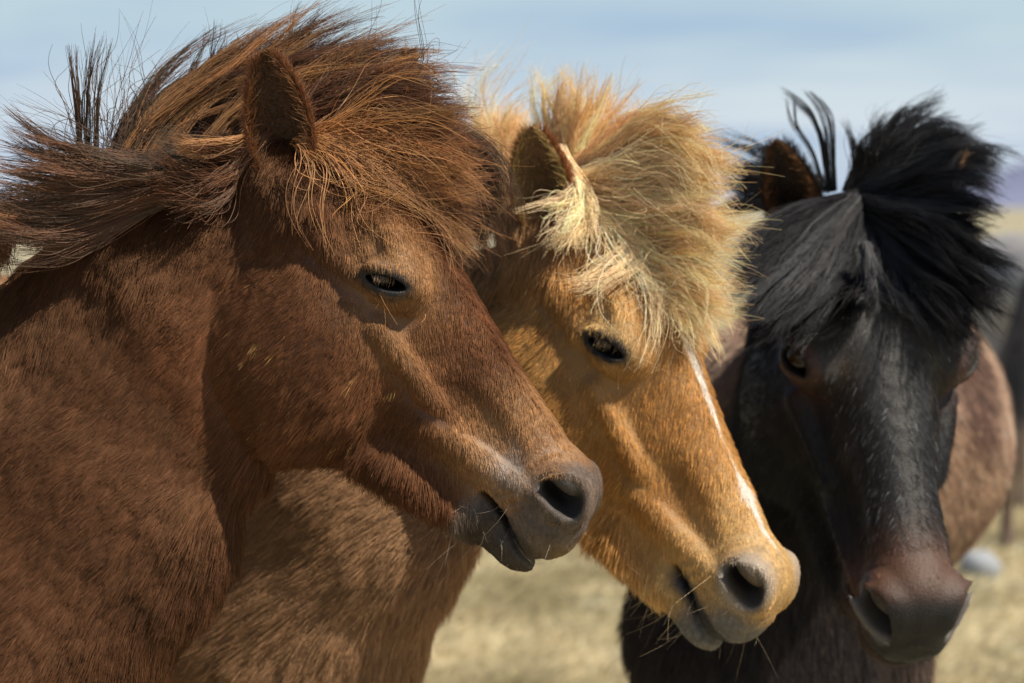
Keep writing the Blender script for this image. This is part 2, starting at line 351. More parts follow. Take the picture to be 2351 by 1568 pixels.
# ------------------------------------------------------------------ horse
class Horse: pass
def use(H): EYE_OPEN[0] = H.eye_open; WM[0] = H.muz; WB[0] = H.wb; set_nostril(H.nos); set_eye(H.ek)
def build_horse(name, label, pose, origin, scale, neck, torso, legs, colour, seed, ears, fine=.0029, group=None, density=1., view=None,
                fur_mat=None, detail=True, eye_open=1., muz=-.08, nos='side', wb=1.22, ek='side'):
    """pose = yaw, pitch, roll of the head; origin = world point midway between the eyes; neck = [(world point, lateral, depth), ...] from poll to chest"""
    H = Horse(); R = Rot(*pose); H.eye_open = eye_open; H.muz = muz; H.nos = nos; H.wb = wb; H.ek = ek; use(H); O = np.array(origin)
    toL = lambda P: (np.asarray(P)-O)@R/scale
    toW = lambda P: np.asarray(P)*scale@R.T+O
    H.R, H.O, H.s, H.toL, H.toW = R, O, scale, toL, toW
    sideW = np.array([0, 0, 0.])
    N_ = [(np.array([-.115, 0, -.065]), .055, .085)]+[(toL(p), a/scale, b_/scale) for p, a, b_ in neck]
    T_ = [(toL(p), a/scale, b_/scale) for p, a, b_ in torso]
    bodyside = nrm(np.cross(np.array([0, 0, 1.]), np.array(torso[0][0])-np.array(torso[-1][0])))
    sideL = bodyside@R
    Lg = [([toL(q) for q in pts], [r/scale for r in rr]) for pts, rr in legs]
    def sdf(p):
        use(H)
        inh = (p[:, 0] > -.34) & (p[:, 2] > -.36) & (p[:, 2] < .2) & (p[:, 0] < .55) & (np.abs(p[:, 1]) < .26)
        fh = np.full(len(p), .3, np.float32)
        if inh.any(): fh[inh] = head_sdf(p[inh])
        out = ~inh
        fh[out] = np.maximum(.08, np.linalg.norm(p[out]-np.array([.05, 0, -.05], np.float32), axis=1)-.33)
        fb = None
        for i in range(len(N_)-1):
            sd_ = np.array([0, 1., 0])*(1-i/(len(N_)-1))+sideL*(i/(len(N_)-1))
            g = ecap(p, N_[i][0], N_[i+1][0], nrm(sd_), N_[i][1:], N_[i+1][1:])
            fb = g if fb is None else smin(fb, g, .04)
        for i in range(len(T_)-1):
            fb = smin(fb, ecap(p, T_[i][0], T_[i+1][0], sideL, T_[i][1:], T_[i+1][1:]), .08)
        for pts, rr in Lg:
            g = None
            for i in range(len(pts)-1):
                c = cap(p, pts[i], pts[i+1], rr[i], rr[i+1]); g = c if g is None else smin(g, c, .02)
            fb = smin(fb, g, .05)
        return smin(fh, fb, .008)
    H.sdf = sdf; H.eye_open = eye_open
    ext = np.array([q[0] for q in N_+T_]+[q for pts, _ in Lg for q in pts]+[(.46, 0, 0), (-.25, 0, 0)])
    lo, hi = ext.min(0)-.42, ext.max(0)+.42
    hi[0] = max(hi[0], .48); co = .02 if detail else .035
    if detail:
        gx = axis_grid(lo[0], hi[0], -.14, .43, fine, co); gy = axis_grid(lo[1], hi[1], -.135, .135, fine, co); gz = axis_grid(lo[2], hi[2], -.29, .085, fine, co)
    else:
        gx, gy, gz = [np.arange(lo[k], hi[k], co) for k in range(3)]
    V, Q = surface(sdf, gx, gy, gz, 3)
    V = relax(V, Q, 3, .35)
    # ears: cupped leaf shells rooted in the skull, part of the same mesh
    nb = len(V); ev, eq, H.ear_roots = [], [], []
    for (base, tip, face, wid) in ears:
        b0 = np.array(base); tp = np.array(tip); ax = nrm(tp-b0); ln = np.linalg.norm(tp-b0)
        fc = np.array(face, float); fc = nrm(fc-(fc@ax)*ax); sx = np.cross(ax, fc)
        nu, nv = 26, 22; grid = []
        for layer in (0, 1):
            for i in range(nu+1):
                t = i/nu; ww = wid*(math.sin(math.pi*min(1, (t*.80+.20))**.85)**.62)
                if t > .97: ww = max(ww, .003)
                arc = rad(120)*(1-t)**.7+rad(100)
                for j in range(nv+1):
                    s = (j/nv*2-1); th = s*arc/2; r_ = ww/ max(math.sin(min(arc/2, math.pi/2)), .3)
                    x = math.sin(th)*r_; y = -(math.cos(th)-math.cos(arc/2)*.6)*r_*.8
                    off = .0045*layer*(1-s*s*.9)
                    x *= (1-off/max(r_, .004)*.0); y -= -off*1.0-.0 if layer else 0
                    pt = b0+ax*(t*ln)+sx*x+fc*(y+(.0035 if layer else 0)*(1-abs(s)**4))-fc*.018*math.sin(t*math.pi*.9)*0
                    grid.append(pt)
        o = nb+sum(len(e) for e in ev); st = (nu+1)*(nv+1)
        for layer in (0, 1):
            for i in range(nu):
                for j in range(nv):
                    q = [o+layer*st+i*(nv+1)+j, o+layer*st+i*(nv+1)+j+1, o+layer*st+(i+1)*(nv+1)+j+1, o+layer*st+(i+1)*(nv+1)+j]
                    eq.append(q if layer == 0 else q[::-1])
        ev.append(np.array(grid)); H.ear_roots.append((b0, tp, fc, wid, o, st))
    H.n_body_v = nb; H.n_body_q = len(Q)
    if ev: V = np.concatenate([V]+ev); Q = np.concatenate([Q, np.array(eq)])
    NL_ = vnormals(V, Q)
    H.V, H.Q, H.N = V, Q, NL_; VW = toW(V); H.VW = VW
    foot = [q for pts, _ in legs for q in pts]; base = np.array(foot).mean(0) if foot else O; base[2] = 0
    H.root = empty(name, base, label, 'horse', group); H.base = base
    H.colour = colour
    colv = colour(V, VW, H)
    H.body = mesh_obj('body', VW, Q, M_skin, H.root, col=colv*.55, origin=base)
    H.body.data.update()
    H.seed = seed
    return H
def fur(H, count, mat, view=Vector((0, -1, 0)), flow=None, lenf=None, radius=.00036, name='coat', furn=(.09, .17), cvar=1., fleck=False, glint=0.):
    use(H); V, Q, Nn, VW = H.V, H.Q, H.N, H.VW; rng = np.random.default_rng(H.seed)
    T = np.concatenate([Q[:, [0, 1, 2]], Q[:, [0, 2, 3]]]); a, b_, c = VW[T[:, 0]], VW[T[:, 1]], VW[T[:, 2]]
    ar = np.linalg.norm(np.cross(b_-a, c-a), axis=1)/2; cen = (a+b_+c)/3
    nW = Nn@H.R.T; tn = nrm(nW[T].mean(1))
    # less hair where only the far side lies, none far outside the picture
    toc = nrm(np.array([0, 0, CAM_Z])-cen); fac = (tn*toc).sum(1)
    wgt = ar*(.10+.90*ss(fac, -.35, .1))
    sc = cen-np.array([0, 0, CAM_Z]); ang = sc[:, 0]/np.maximum(sc[:, 1], .3); angz = sc[:, 2]/np.maximum(sc[:, 1], .3)
    outside = np.maximum(np.abs(ang)-.215, 0)+np.maximum(np.abs(angz+.05)-.155, 0)
    wgt *= np.where(outside > 0, .12, 1.)*np.where(outside > .2, .02, 1.)
    cenL = (V[T].mean(1)); wgt = wgt*dens(H, cenL)
    pr = wgt/wgt.sum(); idx = rng.choice(len(T), count, p=pr)
    r1, r2 = np.sqrt(rng.random(count)), rng.random(count); w0, w1, w2 = 1-r1, r1*(1-r2), r1*r2
    tt = T[idx]
    P = VW[tt[:, 0]]*w0[:, None]+VW[tt[:, 1]]*w1[:, None]+VW[tt[:, 2]]*w2[:, None]
    nn = nrm(nW[tt[:, 0]]*w0[:, None]+nW[tt[:, 1]]*w1[:, None]+nW[tt[:, 2]]*w2[:, None])
    PL = H.toL(P); isear = tt[:, 0] >= H.n_body_v
    # keep the eye ball, nostril and mouth clear
    pa = canon(PL); d = pa-EF['c']
    ex, ey, ez = d@EF['x'], d@EF['y'], d@EF['z']
    eyed = np.sqrt((ex/.030)**2+((ey-.001)/.0165)**2); neareye = (eyed < 1.0) & (ez > -.01) & (~isear)
    n0, n1, n2 = nostril(pa); nd_ = np.sqrt((n0/.031)**2+(n1/.021)**2); innos = (nd_ < .95) & (n2 > -.04) & (n2 < .03)
    tm = np.clip((pa[:, 0]-.275)/.125, 0, 1); onlip = (np.abs(pa[:, 2]-(-.069-.010*tm+.004*np.sin(tm*6.2))) < .0065) & (pa[:, 0] > .272) & (pa[:, 0] < .42)
    keep = ~onlip & ~(neareye | (innos & ~isear)); 
    P, nn, PL, isear, idx = P[keep], nn[keep], PL[keep], isear[keep], idx[keep]; n = len(P)
    fl = flow(H, PL, P, isear); fl = fl+furn[0]*vnoise(P, 55, 3)+furn[1]*vnoise(P, 300, 9)+.10*rng.normal(size=(n, 3))
    fl = nrm(fl-(fl*nn).sum(1)[:, None]*nn)
    ln, lift = lenf(H, PL, P, isear)
    ln = ln*(.65+.6*rng.random(n))*(1+.25*noise(P, 150, 4))
    lift = lift*(1+.5*noise(P, 180, 6))+.06*rng.normal(size=n)
    t = np.linspace(0, 1, 4)[None, :, None]
    d0 = nrm(fl+nn*(lift[:, None]+.15))
    S = P[:, None]-nn[:, None]*.001+d0[:, None]*ln[:, None, None]*t+(fl[:, None]*.35-nn[:, None]*.22*np.minimum(1, lift)[:, None, None]+np.array([0, 0, -.12]))*ln[:, None, None]*t**2
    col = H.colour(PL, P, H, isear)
    var = np.exp(.24*rng.normal(size=n)+.14*noise(P, 90, 2)+.15*noise(P, 420, 12))
    var = var**cvar
    if fleck:
        fk = (noise(P*np.array([1, 1, 1])+.6*fl*0, 210, 13)+.35*noise(P, 60, 21) > 1.06)*(rng.random(n) < .6)*(PL[:, 0] > -.13)*(PL[:, 0] < .17)*(PL[:, 2] > -.24)*(PL[:, 2] < -.03)
        col = np.where(fk[:, None], np.array([.52, .30, .11]), col)
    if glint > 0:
        gl = (rng.random(n) < glint*ss(PL[:, 2], -.02, .03))*(PL[:, 0] > -.2)*(PL[:, 0] < .34); col = np.where((gl > 0)[:, None], np.array([.10, .108, .12]), col)  # highlights painted as scattered paler strands
    col = np.clip(col*var[:, None], .002, .93)
    rr = radius*(.8+.5*rng.random(n))*(.55+.45*np.clip(ln/.012, .4, 1.4))
    Rd = rr[:, None]*np.array([1, .95, .7, .22])[None]
    return hair_obj(name, S, Rd, col, mat, H.root, H.base)
def dens(H, PL):
    inmuz = ss(PL[:, 0], .24, .34)
    return (1+.9*inmuz*1)*np.where(PL[:, 0] > -.25, 1.25, .9)
def default_flow(H, PL, P, isear):
    """hair lies down the face, sweeps back over the cheek and down the neck"""
    u, w, v = PL[:, 0], PL[:, 1], PL[:, 2]
    fL = np.stack([np.ones_like(u)*.8, .5*np.sign(w)*ss(v, -.02, .05), -.5-0*v], 1)
    cheek = ss(-v, .02, .12)*(1-ss(u, .10, .26))
    fL = fL*(1-cheek[:, None])+np.array([.1, 0, -1.])*cheek[:, None]
    fore = (1-ss(u, -.06, .03))*ss(v, -.03, .03)
    fL = fL*(1-fore[:, None])+np.stack([.55+0*u, .9*np.sign(w), -.1+0*u], 1)*fore[:, None]
    fW = nrm(fL)@H.R.T
    nk = ss(-u, .10, .24)
    down = nrm(np.array([-.25, 0, -1.]))*1.0
    if getattr(H, 'neckflow', None) is not None: down = nrm(np.array(H.neckflow))
    fW = fW*(1-nk[:, None])+down*nk[:, None]
    for (b0, tp, fc, wid, o, st) in H.ear_roots:
        m = isear; ax = nrm(tp-b0)@H.R.T
        if m.any(): fW[m] = ax
    return fW
def default_len(H, PL, P, isear):
    u, v = PL[:, 0], PL[:, 2]
    ln = .009+.008*ss(-u, .0, .2)+.008*ss(-v, .12, .24)
    ln = np.where(u > .20, ln*(1-.58*ss(u, .2, .33)), ln)
    under = ss(-v, .085, .125)*ss(u, .02, .1)*(1-ss(u, .29, .33)); ln += .012*under
    d = np.linalg.norm(PL*np.array([1, 0, 1]), axis=1); ln *= .62+.38*ss(d, .03, .09)
    lift = .18+.15*ss(-u, .05, .25)+.4*under
    ln = np.where(isear, .008, ln); lift = np.where(isear, .5, lift)
    return ln*H.s, lift

def crom(G, K):
    """resample a guide to K points along a smooth curve"""
    G = np.array(G, float); n = len(G); t = np.linspace(0, n-1, K); i = np.clip(t.astype(int), 0, n-2); f = (t-i)[:, None]
    p0, p1, p2, p3 = G[np.clip(i-1, 0, n-1)], G[i], G[i+1], G[np.clip(i+2, 0, n-1)]
    return .5*((2*p1)+(-p0+p2)*f+(2*p0-5*p1+4*p2-p3)*f*f+(-p0+3*p1-3*p2+p3)*f**3)
def fam(guides, Y, locks, per, spread=(.006, .008), bend=.02, frizz=.004, length=(.6, 1.0), col=None, var=.25, rad_=.00045, jit=.01):
    """guides: lists of (px, py) or (px, py, Y); hair locks spread between neighbouring guides"""
    K = 13; G = []
    for g in guides:
        m = len(g); pts = []
        for k, q in enumerate(g):
            y = q[2] if len(q) > 2 else (Y[0]+(Y[1]-Y[0])*k/(m-1))
            pts.append(at(q[0], q[1], y))
        G.append(crom(pts, K))
    G = np.array(G); rng = RNG; s = np.linspace(0, 1, K)
    out, cl, rd = [], [], []
    for i in range(locks):
        if len(G) > 1:
            t = rng.random()*(len(G)-1); a = int(min(t, len(G)-2)); L0 = G[a]*(1-(t-a))+G[a+1]*(t-a)
        else: L0 = G[0].copy()
        ax = nrm(L0[-1]-L0[0]); ln = np.linalg.norm(L0[-1]-L0[0])
        u1 = nrm(np.cross(ax, [.3, 1, .2])); u2 = np.cross(ax, u1)
        ph = rng.random(4)*6.28; amp = bend*(.3+rng.random())
        b1 = amp*(np.sin(s*3.5+ph[0])-math.sin(ph[0]))*s**.7+amp*.3*(np.sin(s*9+ph[2])-math.sin(ph[2]))*s; b2 = amp*.6*(np.sin(s*3+ph[1])-math.sin(ph[1]))*s**.7
        L0 = L0+b1[:, None]*u1+b2[:, None]*u2+rng.normal(size=3)*jit*(.35+.65*s[:, None])
        lf = (.62+.40*rng.random()**.7) if locks > 12 else 1
        n = max(3, int(per*(.5+rng.random()))); an = rng.random(n)*6.28; rr = np.sqrt(rng.random(n))
        tw = s[None]*rng.normal()*2.5
        prof = (spread[0]*(1-s)+spread[1]*s)*(1-.5*np.sin(np.pi*s)*rng.random())*(.5+rng.random()*.9)
        ox = np.cos(an[:, None]+tw)*rr[:, None]*prof; oy = np.sin(an[:, None]+tw)*rr[:, None]*prof
        f = lf*(length[0]+(length[1]-length[0])*rng.random(n)**.7)
        sf = np.clip(s[None]*f[:, None], 0, 1)*(K-1); j = np.clip(sf.astype(int), 0, K-2); w = (sf-j)[..., None]
        P = L0[j]*(1-w)+L0[j+1]*w
        fz = rng.normal(size=(n, 3, 2))*frizz*(.3+rng.random((n, 1, 1))**2*2.2); p2 = rng.random((n, 1, 2))*6.28; fq = 4+rng.random((n, 1, 2))*9
        wav = (np.sin(s[None, :, None]*fq+p2)-np.sin(p2))*s[None, :, None]      # n,K,2
        P = P+ox[..., None]*u1+oy[..., None]*u2+np.einsum('nkc,ndc->nkd', wav, fz)
        out.append(P); cv = np.exp(rng.normal()*var*.8+rng.normal(size=n)*var*.7)
        cl.append(np.array(col)[None]*cv[:, None]*np.exp(rng.normal(size=3)*.03)); rd.append(rad_*(.6+.7*rng.random(n)))
    return np.concatenate(out), np.concatenate(cl), np.concatenate(rd)
def build_mane(H, name, fams, mat, label=None):
    P = np.concatenate([f[0] for f in fams]); col = np.clip(np.concatenate([f[1] for f in fams]), .003, .92); rd = np.concatenate([f[2] for f in fams])
    n, K, _ = P.shape; L_ = H.toL(P.reshape(-1, 3)).astype(np.float32)
    root = np.tile(np.arange(K) == 0, n)
    for it in range(2):
        f = H.sdf(L_); m = (f < .010) & ~root
        if not m.any(): break
        q = L_[m]; e = .003; g = np.stack([H.sdf(q+np.eye(3, dtype=np.float32)[k]*e)-f[m] for k in range(3)], 1); g = nrm(g)
        L_[m] = q+g*(.010+.010*RNG.random(len(q))[:, None]-f[m][:, None])
    P = H.toW(L_).reshape(n, K, 3)
    for _ in range(2): P[:, 1:-1] = (P[:, :-2]+2*P[:, 1:-1]+P[:, 2:])/4
    s = np.linspace(0, 1, K); R_ = rd[:, None]*(1-.75*s**2)[None]
    return hair_obj(name, P, R_, col, mat, H.root, H.base)

def eye_frame(H, q, s=-1):
    """points (x along the eye, y up, z out) on the horse's right or left eye, to world"""
    L_ = EF['c']+q[..., :1]*EF['x']+q[..., 1:2]*EF['y']+q[..., 2:3]*EF['z']; L_ = L_*np.array([1, s*H.wb, 1]); return H.toW(L_)
def lashes(H, col, n=30, ln=.015):
    use(H)
    out, t = [], np.linspace(0, 1, 6)
    for s in (-1, 1):
        for i in range(n):
            x = -.014+.026*RNG.random(); y0 = .0074*H.eye_open*(1-(x/.024)**2)+.001; z0 = .0225; k = ln*(.6+.5*RNG.random()); dx = .12*x/.014*.004+RNG.normal()*.0015
            cl = round(x/.0042)*.0042-x
            out.append(eye_frame(H, np.stack([x+(dx+cl*.35)*t, y0-k*t**1.25*.95, z0+.0065*np.sin(t*2.0)], 1), s))
    P = np.array(out); c = np.array(col)[None]*np.exp(RNG.normal(size=(len(P), 1))*.3)
    return hair_obj('eyelashes', P, np.tile([.00022, .00022, .0002, .00016, .0001, .00004], (len(P), 1)), c, M_mane, H.root, H.base)
def whiskers(H, col, n=110, ln=.045, rr=.00022):
    VL, NLo = H.V[:H.n_body_v], H.N[:H.n_body_v]
    m = np.nonzero((VL[:, 0] > .27) & (VL[:, 0] < .43) & (VL[:, 2] < -.02) & (np.abs(VL[:, 1]) < .09) & (VL[:, 2] > -.14))[0]
    low = VL[m, 2] < -.085; w = np.where(low, 2.2, 1.)*(1+(VL[m, 0] < .36)); idx = RNG.choice(m, n, p=w/w.sum())
    t = np.linspace(0, 1, 7)[None, :, None]; d = nrm(NLo[idx]+.35*RNG.normal(size=(n, 3))+np.array([.15, 0, -.25]))
    k = ln*(.3+.9*RNG.random((n, 1, 1))**1.5); bend = RNG.normal(size=(n, 1, 3))*.35+np.array([0, 0, -.25])
    P = H.toW((VL[idx][:, None]+d[:, None]*k*t+bend*k*t*t).reshape(-1, 3)).reshape(n, 7, 3)
    return hair_obj('whiskers', P, rr*np.linspace(1, .3, 7)[None]*np.ones((n, 1)), np.array(col)[None]*np.exp(RNG.normal(size=(n, 1))*.4), M_mane, H.root, H.base)
def ear_fuzz(H, cols, n=2600):
    out, cc, rd = [], [], []; t = np.linspace(0, 1, 6)[None, :, None]; nu, nv = 26, 22
    for (b0, tp, fc, wid, o, st) in H.ear_roots:
        ax = nrm(tp-b0); sx = np.cross(ax, fc)
        for kind, m in (('in', n), ('rim', n//2)):
            i = RNG.random(m)**(1.3 if kind == 'in' else 1)*.96*nu; j = (RNG.random(m)*nv if kind == 'in' else np.where(RNG.random(m) < .5, 0, nv)*1.)
            a = (np.clip(i.astype(int), 0, nu-1)*(nv+1)+np.clip(j.astype(int), 0, nv)); V0 = H.V[o+a]; V1 = H.V[o+a+nv+1]; p = V0+(V1-V0)*RNG.random((m, 1))
            ss_ = (j/nv*2-1)[:, None]
            if kind == 'in':
                p = p+fc*.003; d = nrm(fc*.8+ax*.5-sx*ss_*.9+RNG.normal(size=(m, 3))*.35); k = .006+.018*RNG.random((m, 1))**1.5*(1-.5*(i/nu)[:, None])
                mixw = (np.abs(ss_)*.8+RNG.random((m, 1))*.5); c = np.array(cols[0])*(1-np.clip(mixw, 0, 1))+np.array(cols[1])*np.clip(mixw, 0, 1)
            else:
                d = nrm(sx*ss_*.5+ax*.9+fc*.3+RNG.normal(size=(m, 3))*.3); k = .005+.007*RNG.random((m, 1)); c = np.tile(np.array(cols[2]), (m, 1))
            cur = nrm(RNG.normal(size=(m, 3)))*.5+ax*.4
            out.append(p[:, None]+d[:, None]*k[:, None]*t+cur[:, None]*k[:, None]*t*t); cc.append(c*np.exp(RNG.normal(size=(m, 1))*.3)); rd.append(np.full(m, .0003))
    P = np.concatenate(out); n_ = len(P); P = H.toW(P.reshape(-1, 3)).reshape(n_, 6, 3)
    return hair_obj('ear_fluff', P, np.concatenate(rd)[:, None]*np.array([1, 1, .9, .8, .6, .3])[None], np.clip(np.concatenate(cc), .003, .9), M_mane, H.root, H.base)

# ------------------------------------------------------------------ coat colours (pigment, with some highlights and sheen painted in)
def mixc(a, b, t): return a*(1-t[:, None])+np.array(b)*t[:, None]
def col_chestnut(PL, P, H, isear=None):
    pa = canon(PL); u, a, v = pa.T; w = a*np.sign(PL[:, 1]); n = len(u)
    c = np.tile(np.array([.160, .059, .026]), (n, 1))
    c = mixc(c, (.080, .028, .013), .5+.5*noise(P, 28, 1)*.8)
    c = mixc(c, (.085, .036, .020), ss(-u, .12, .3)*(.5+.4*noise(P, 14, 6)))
    tan = np.exp(-((u+.015)**2/.07**2+(v-.028)**2/.040**2))*.95*ss(a, .02, .05)  # tan coat round the eye, painted brighter for the lit brow
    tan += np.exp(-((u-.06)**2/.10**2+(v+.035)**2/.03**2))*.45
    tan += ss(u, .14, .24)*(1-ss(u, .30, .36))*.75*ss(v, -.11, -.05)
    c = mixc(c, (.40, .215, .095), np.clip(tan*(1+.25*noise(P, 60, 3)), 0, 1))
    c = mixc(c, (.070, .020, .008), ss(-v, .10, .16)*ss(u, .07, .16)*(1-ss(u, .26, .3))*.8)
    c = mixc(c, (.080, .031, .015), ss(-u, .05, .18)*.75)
    gr = ss(u+.035*noise(P, 45, 8)+.25*(-v-.03), .275, .325)*.9; c = mixc(c, (.15, .115, .095), np.clip(gr, 0, 1)); c = mixc(c, (.36, .30, .26), np.exp(-((u-.262)/.030)**2-((v+.022)/.026)**2)*.75*ss(a, .015, .03)*(.8+.5*noise(P, 160, 3)))
    c = mixc(c, (.055, .042, .036), ss(u, .27, .31)*ss(-v, .055, .075)); mz = ss(u, .24, .3); c = c*(1+.28*mz*noise(P, 500, 5)+.22*mz*noise(P, 900, 7)+.15*mz*noise(P, 150, 2))[:, None]
    c = mixc(c, (.30, .20, .09), np.exp(-((u-.40)**2+(v+.04)**2)/.022**2)*.6)
    return dark_rims(c, PL, H)
def dark_rims(c, PL, H, rimcol=(.022, .020, .021)):
    pa = canon(PL); d = pa-EF['c']
    ex, ey = d@EF['x'], d@EF['y']; ed = np.sqrt((ex/.034)**2+((ey-.001)/.0185)**2)
    near = (np.abs(d@EF['z']) < .05)
    c = mixc(c, rimcol, (1-ss(ed+.12*noise(PL, 300, 6), .75, 1.25))*near)
    n0, n1, n2 = nostril(pa); nd_ = np.sqrt((n0/.033)**2+(n1/.023)**2)
    c = mixc(c, (.07, .064, .06), (1-ss(nd_, .75, 1.15))*(np.abs(n2) < .05)*.8)
    c = mixc(c, (.014, .012, .012), (1-ss(nd_, .5, .85))*(n2 < .002)*(n2 > -.05)*(1-ss(n1, .0, .008)*.85))
    return c
def col_palomino(PL, P, H, isear=None):
    pa = canon(PL); u, a, v = pa.T; w = a*np.sign(PL[:, 1]); n = len(u)
    c = np.tile(np.array([.60, .33, .11]), (n, 1))
    c = mixc(c, (.44, .21, .06), np.clip(.5+.6*noise(P, 26, 1), 0, 1))
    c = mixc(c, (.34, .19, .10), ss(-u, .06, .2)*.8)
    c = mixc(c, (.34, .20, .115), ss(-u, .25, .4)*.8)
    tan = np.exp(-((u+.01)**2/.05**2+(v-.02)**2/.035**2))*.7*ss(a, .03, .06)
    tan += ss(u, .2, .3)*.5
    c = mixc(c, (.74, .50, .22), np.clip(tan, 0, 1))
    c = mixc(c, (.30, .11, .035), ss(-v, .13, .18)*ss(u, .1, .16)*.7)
    cen = .012+.022*ss(u, .0, .3); wd = ((.0075-.0040*ss(u, -.05, .13))*(1-ss(u, .115, .15))+.0080*np.exp(-((u-.235)/.026)**2)+.0035*np.exp(-((u-.285)/.02)**2))*(1+.25*noise(P, 110, 9))
    bl = (1-ss(np.abs(w+.004), wd*.7, wd*1.25+.0012))*(v > .02)*(u < .34)*(u > -.1)
    c = mixc(c, (.82, .74, .66), np.clip(bl, 0, 1))
    gr = ss(u+.3*(-v-.03), .33, .375)*ss(-v, -.01, .03); c = mixc(c, (.19, .18, .17), np.clip(gr*(1+.2*noise(P, 120, 4)), 0, 1))
    c = mixc(c, (.05, .05, .055), ss(u, .27, .30)*ss(-v, .052, .062)*(1-ss(-v, .072, .09))); mz = ss(u, .24, .3); c = c*(1+.25*mz*noise(P, 500, 5)+.2*mz*noise(P, 900, 7)+.15*mz*noise(P, 150, 2))[:, None]
    dn = pa-NO['c']
    ring = np.exp(-(np.linalg.norm(dn, axis=1)-.03)**2/.009**2); c = mixc(c, (.42, .38, .34), ring*.8)
    return dark_rims(c, PL, H, (.022, .020, .020))
def col_black(PL, P, H, isear=None):
    pa = canon(PL); u, a, v = pa.T; w = a*np.sign(PL[:, 1]); n = len(u)
    c = np.tile(np.array([.010, .009, .009]), (n, 1))
    c = mixc(c, (.055, .052, .052), np.clip(ss(v, .02, .05)*(1-ss(u, .06, .16))*(.6+.5*noise(P, 45, 5)), 0, 1))  # sky sheen on the forehead painted in as grey
    c = mixc(c, (.13, .060, .034), np.exp(-((u-.305)/.05)**2)*.9*ss(v, -.12, .0))
    c = mixc(c, (.10, .05, .035), ss(u, .27, .33)*ss(-v, .02, .06)*.6)
    c = mixc(c, (.018, .017, .018), ss(u+.3*v, .352, .375))
    eye = np.exp(-((u-.015)**2/.035**2+(v+.008)**2/.025**2)); c = mixc(c, (.12, .045, .025), eye*.7)
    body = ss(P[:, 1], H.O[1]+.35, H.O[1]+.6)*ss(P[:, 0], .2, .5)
    c = mixc(c, (.40, .27, .195), body*.95); c = mixc(c, (.22, .13, .09), body*np.clip(.3+.6*noise(P, 9, 6)+.4*noise(P, 40, 2), 0, 1)*.6)  # faded brown flank, its sunlit highlight painted in as tan
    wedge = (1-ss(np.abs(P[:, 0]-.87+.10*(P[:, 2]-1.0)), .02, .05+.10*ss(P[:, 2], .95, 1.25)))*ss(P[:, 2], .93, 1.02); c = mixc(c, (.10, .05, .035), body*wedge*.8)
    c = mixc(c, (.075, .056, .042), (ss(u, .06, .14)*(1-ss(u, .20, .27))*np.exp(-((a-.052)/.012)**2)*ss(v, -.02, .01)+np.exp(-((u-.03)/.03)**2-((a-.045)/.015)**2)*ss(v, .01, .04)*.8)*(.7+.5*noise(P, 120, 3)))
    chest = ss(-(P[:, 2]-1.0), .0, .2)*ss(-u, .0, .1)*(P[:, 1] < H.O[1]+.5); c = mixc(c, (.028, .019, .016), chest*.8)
    d = canon(PL)-EF['c']; ed = np.sqrt(((d@EF['x'])/.031)**2+((d@EF['y']-.002)/.0185)**2)
    c = dark_rims(c, PL, H, (.014, .012, .012))
    n0, n1, n2 = nostril(canon(PL)); nd_ = np.sqrt((n0/.033)**2+(n1/.023)**2); c = mixc(c, (.22, .20, .19), np.exp(-((nd_-.98)/.14)**2)*(np.abs(n2) < .03)*ss(-n1, -.008, .006))
    return mixc(c, (.15, .06, .035), np.exp(-((ed-1.15)/.22)**2)*(np.abs(d@EF['z']) < .04)*.55)

def leg(top, knee, foot, r=(.075, .048, .034)):
    t, k, f = map(np.array, (top, knee, foot))
    fet = f+np.array([0, 0, .11]); return ([t, k, fet, f+np.array([.0, -.015, .03])], [r[0], r[1], r[2], .052])
def four_legs(front, back, fwd, half=.13, z0=.85):
    """front, back = body centre points above the fore and hind legs"""
    fwd = nrm(np.array(fwd)); sd_ = np.array([-fwd[1], fwd[0], 0]); out = []
    for s in (-1, 1):
        a = np.array([front[0], front[1], 0])+sd_*half*s
        out.append(leg(a+np.array([0, 0, z0]), a+np.array([0, 0, .42])+fwd*.01, a+np.array([0, 0, 0])))
        b_ = np.array([back[0], back[1], 0])+sd_*half*s
        out.append(leg(b_+np.array([0, 0, z0-.02]), b_+np.array([0, 0, .48])-fwd*.10, b_-fwd*.04, (.11, .05, .036)))
    return out

# --- chestnut horse, nearest
YC = 3.0
oC = at(932, 639, YC+.07)
tors = [((-.86, 3.10, 1.02), .19, .27), ((-1.2, 3.16, 1.02), .25, .29), ((-1.65, 3.2, 1.0), .28, .29), ((-2.1, 3.25, 1.06), .25, .26)]
chestnut = build_horse('chestnut_horse', 'chestnut brown horse nearest the camera, windswept brown mane, head in profile',
    (-9, 53.5, 5), oC, 1.0, [(at(400, 740, 3.10), .064, .185), (at(140, 1085, 3.12), .12, .232), (at(-60, 1420, 3.12), .17, .25)],
    tors, four_legs((-.85, 3.1), (-2.1, 3.25), (1, -.08, 0)), col_chestnut, 1,
    [((-.192, -.062, -.024), (-.322, -.085, .048), (.35, -1, -.1), .041), ((-.165, .052, .040), (-.235, .066, .165), (.6, .9, 0), .030)])
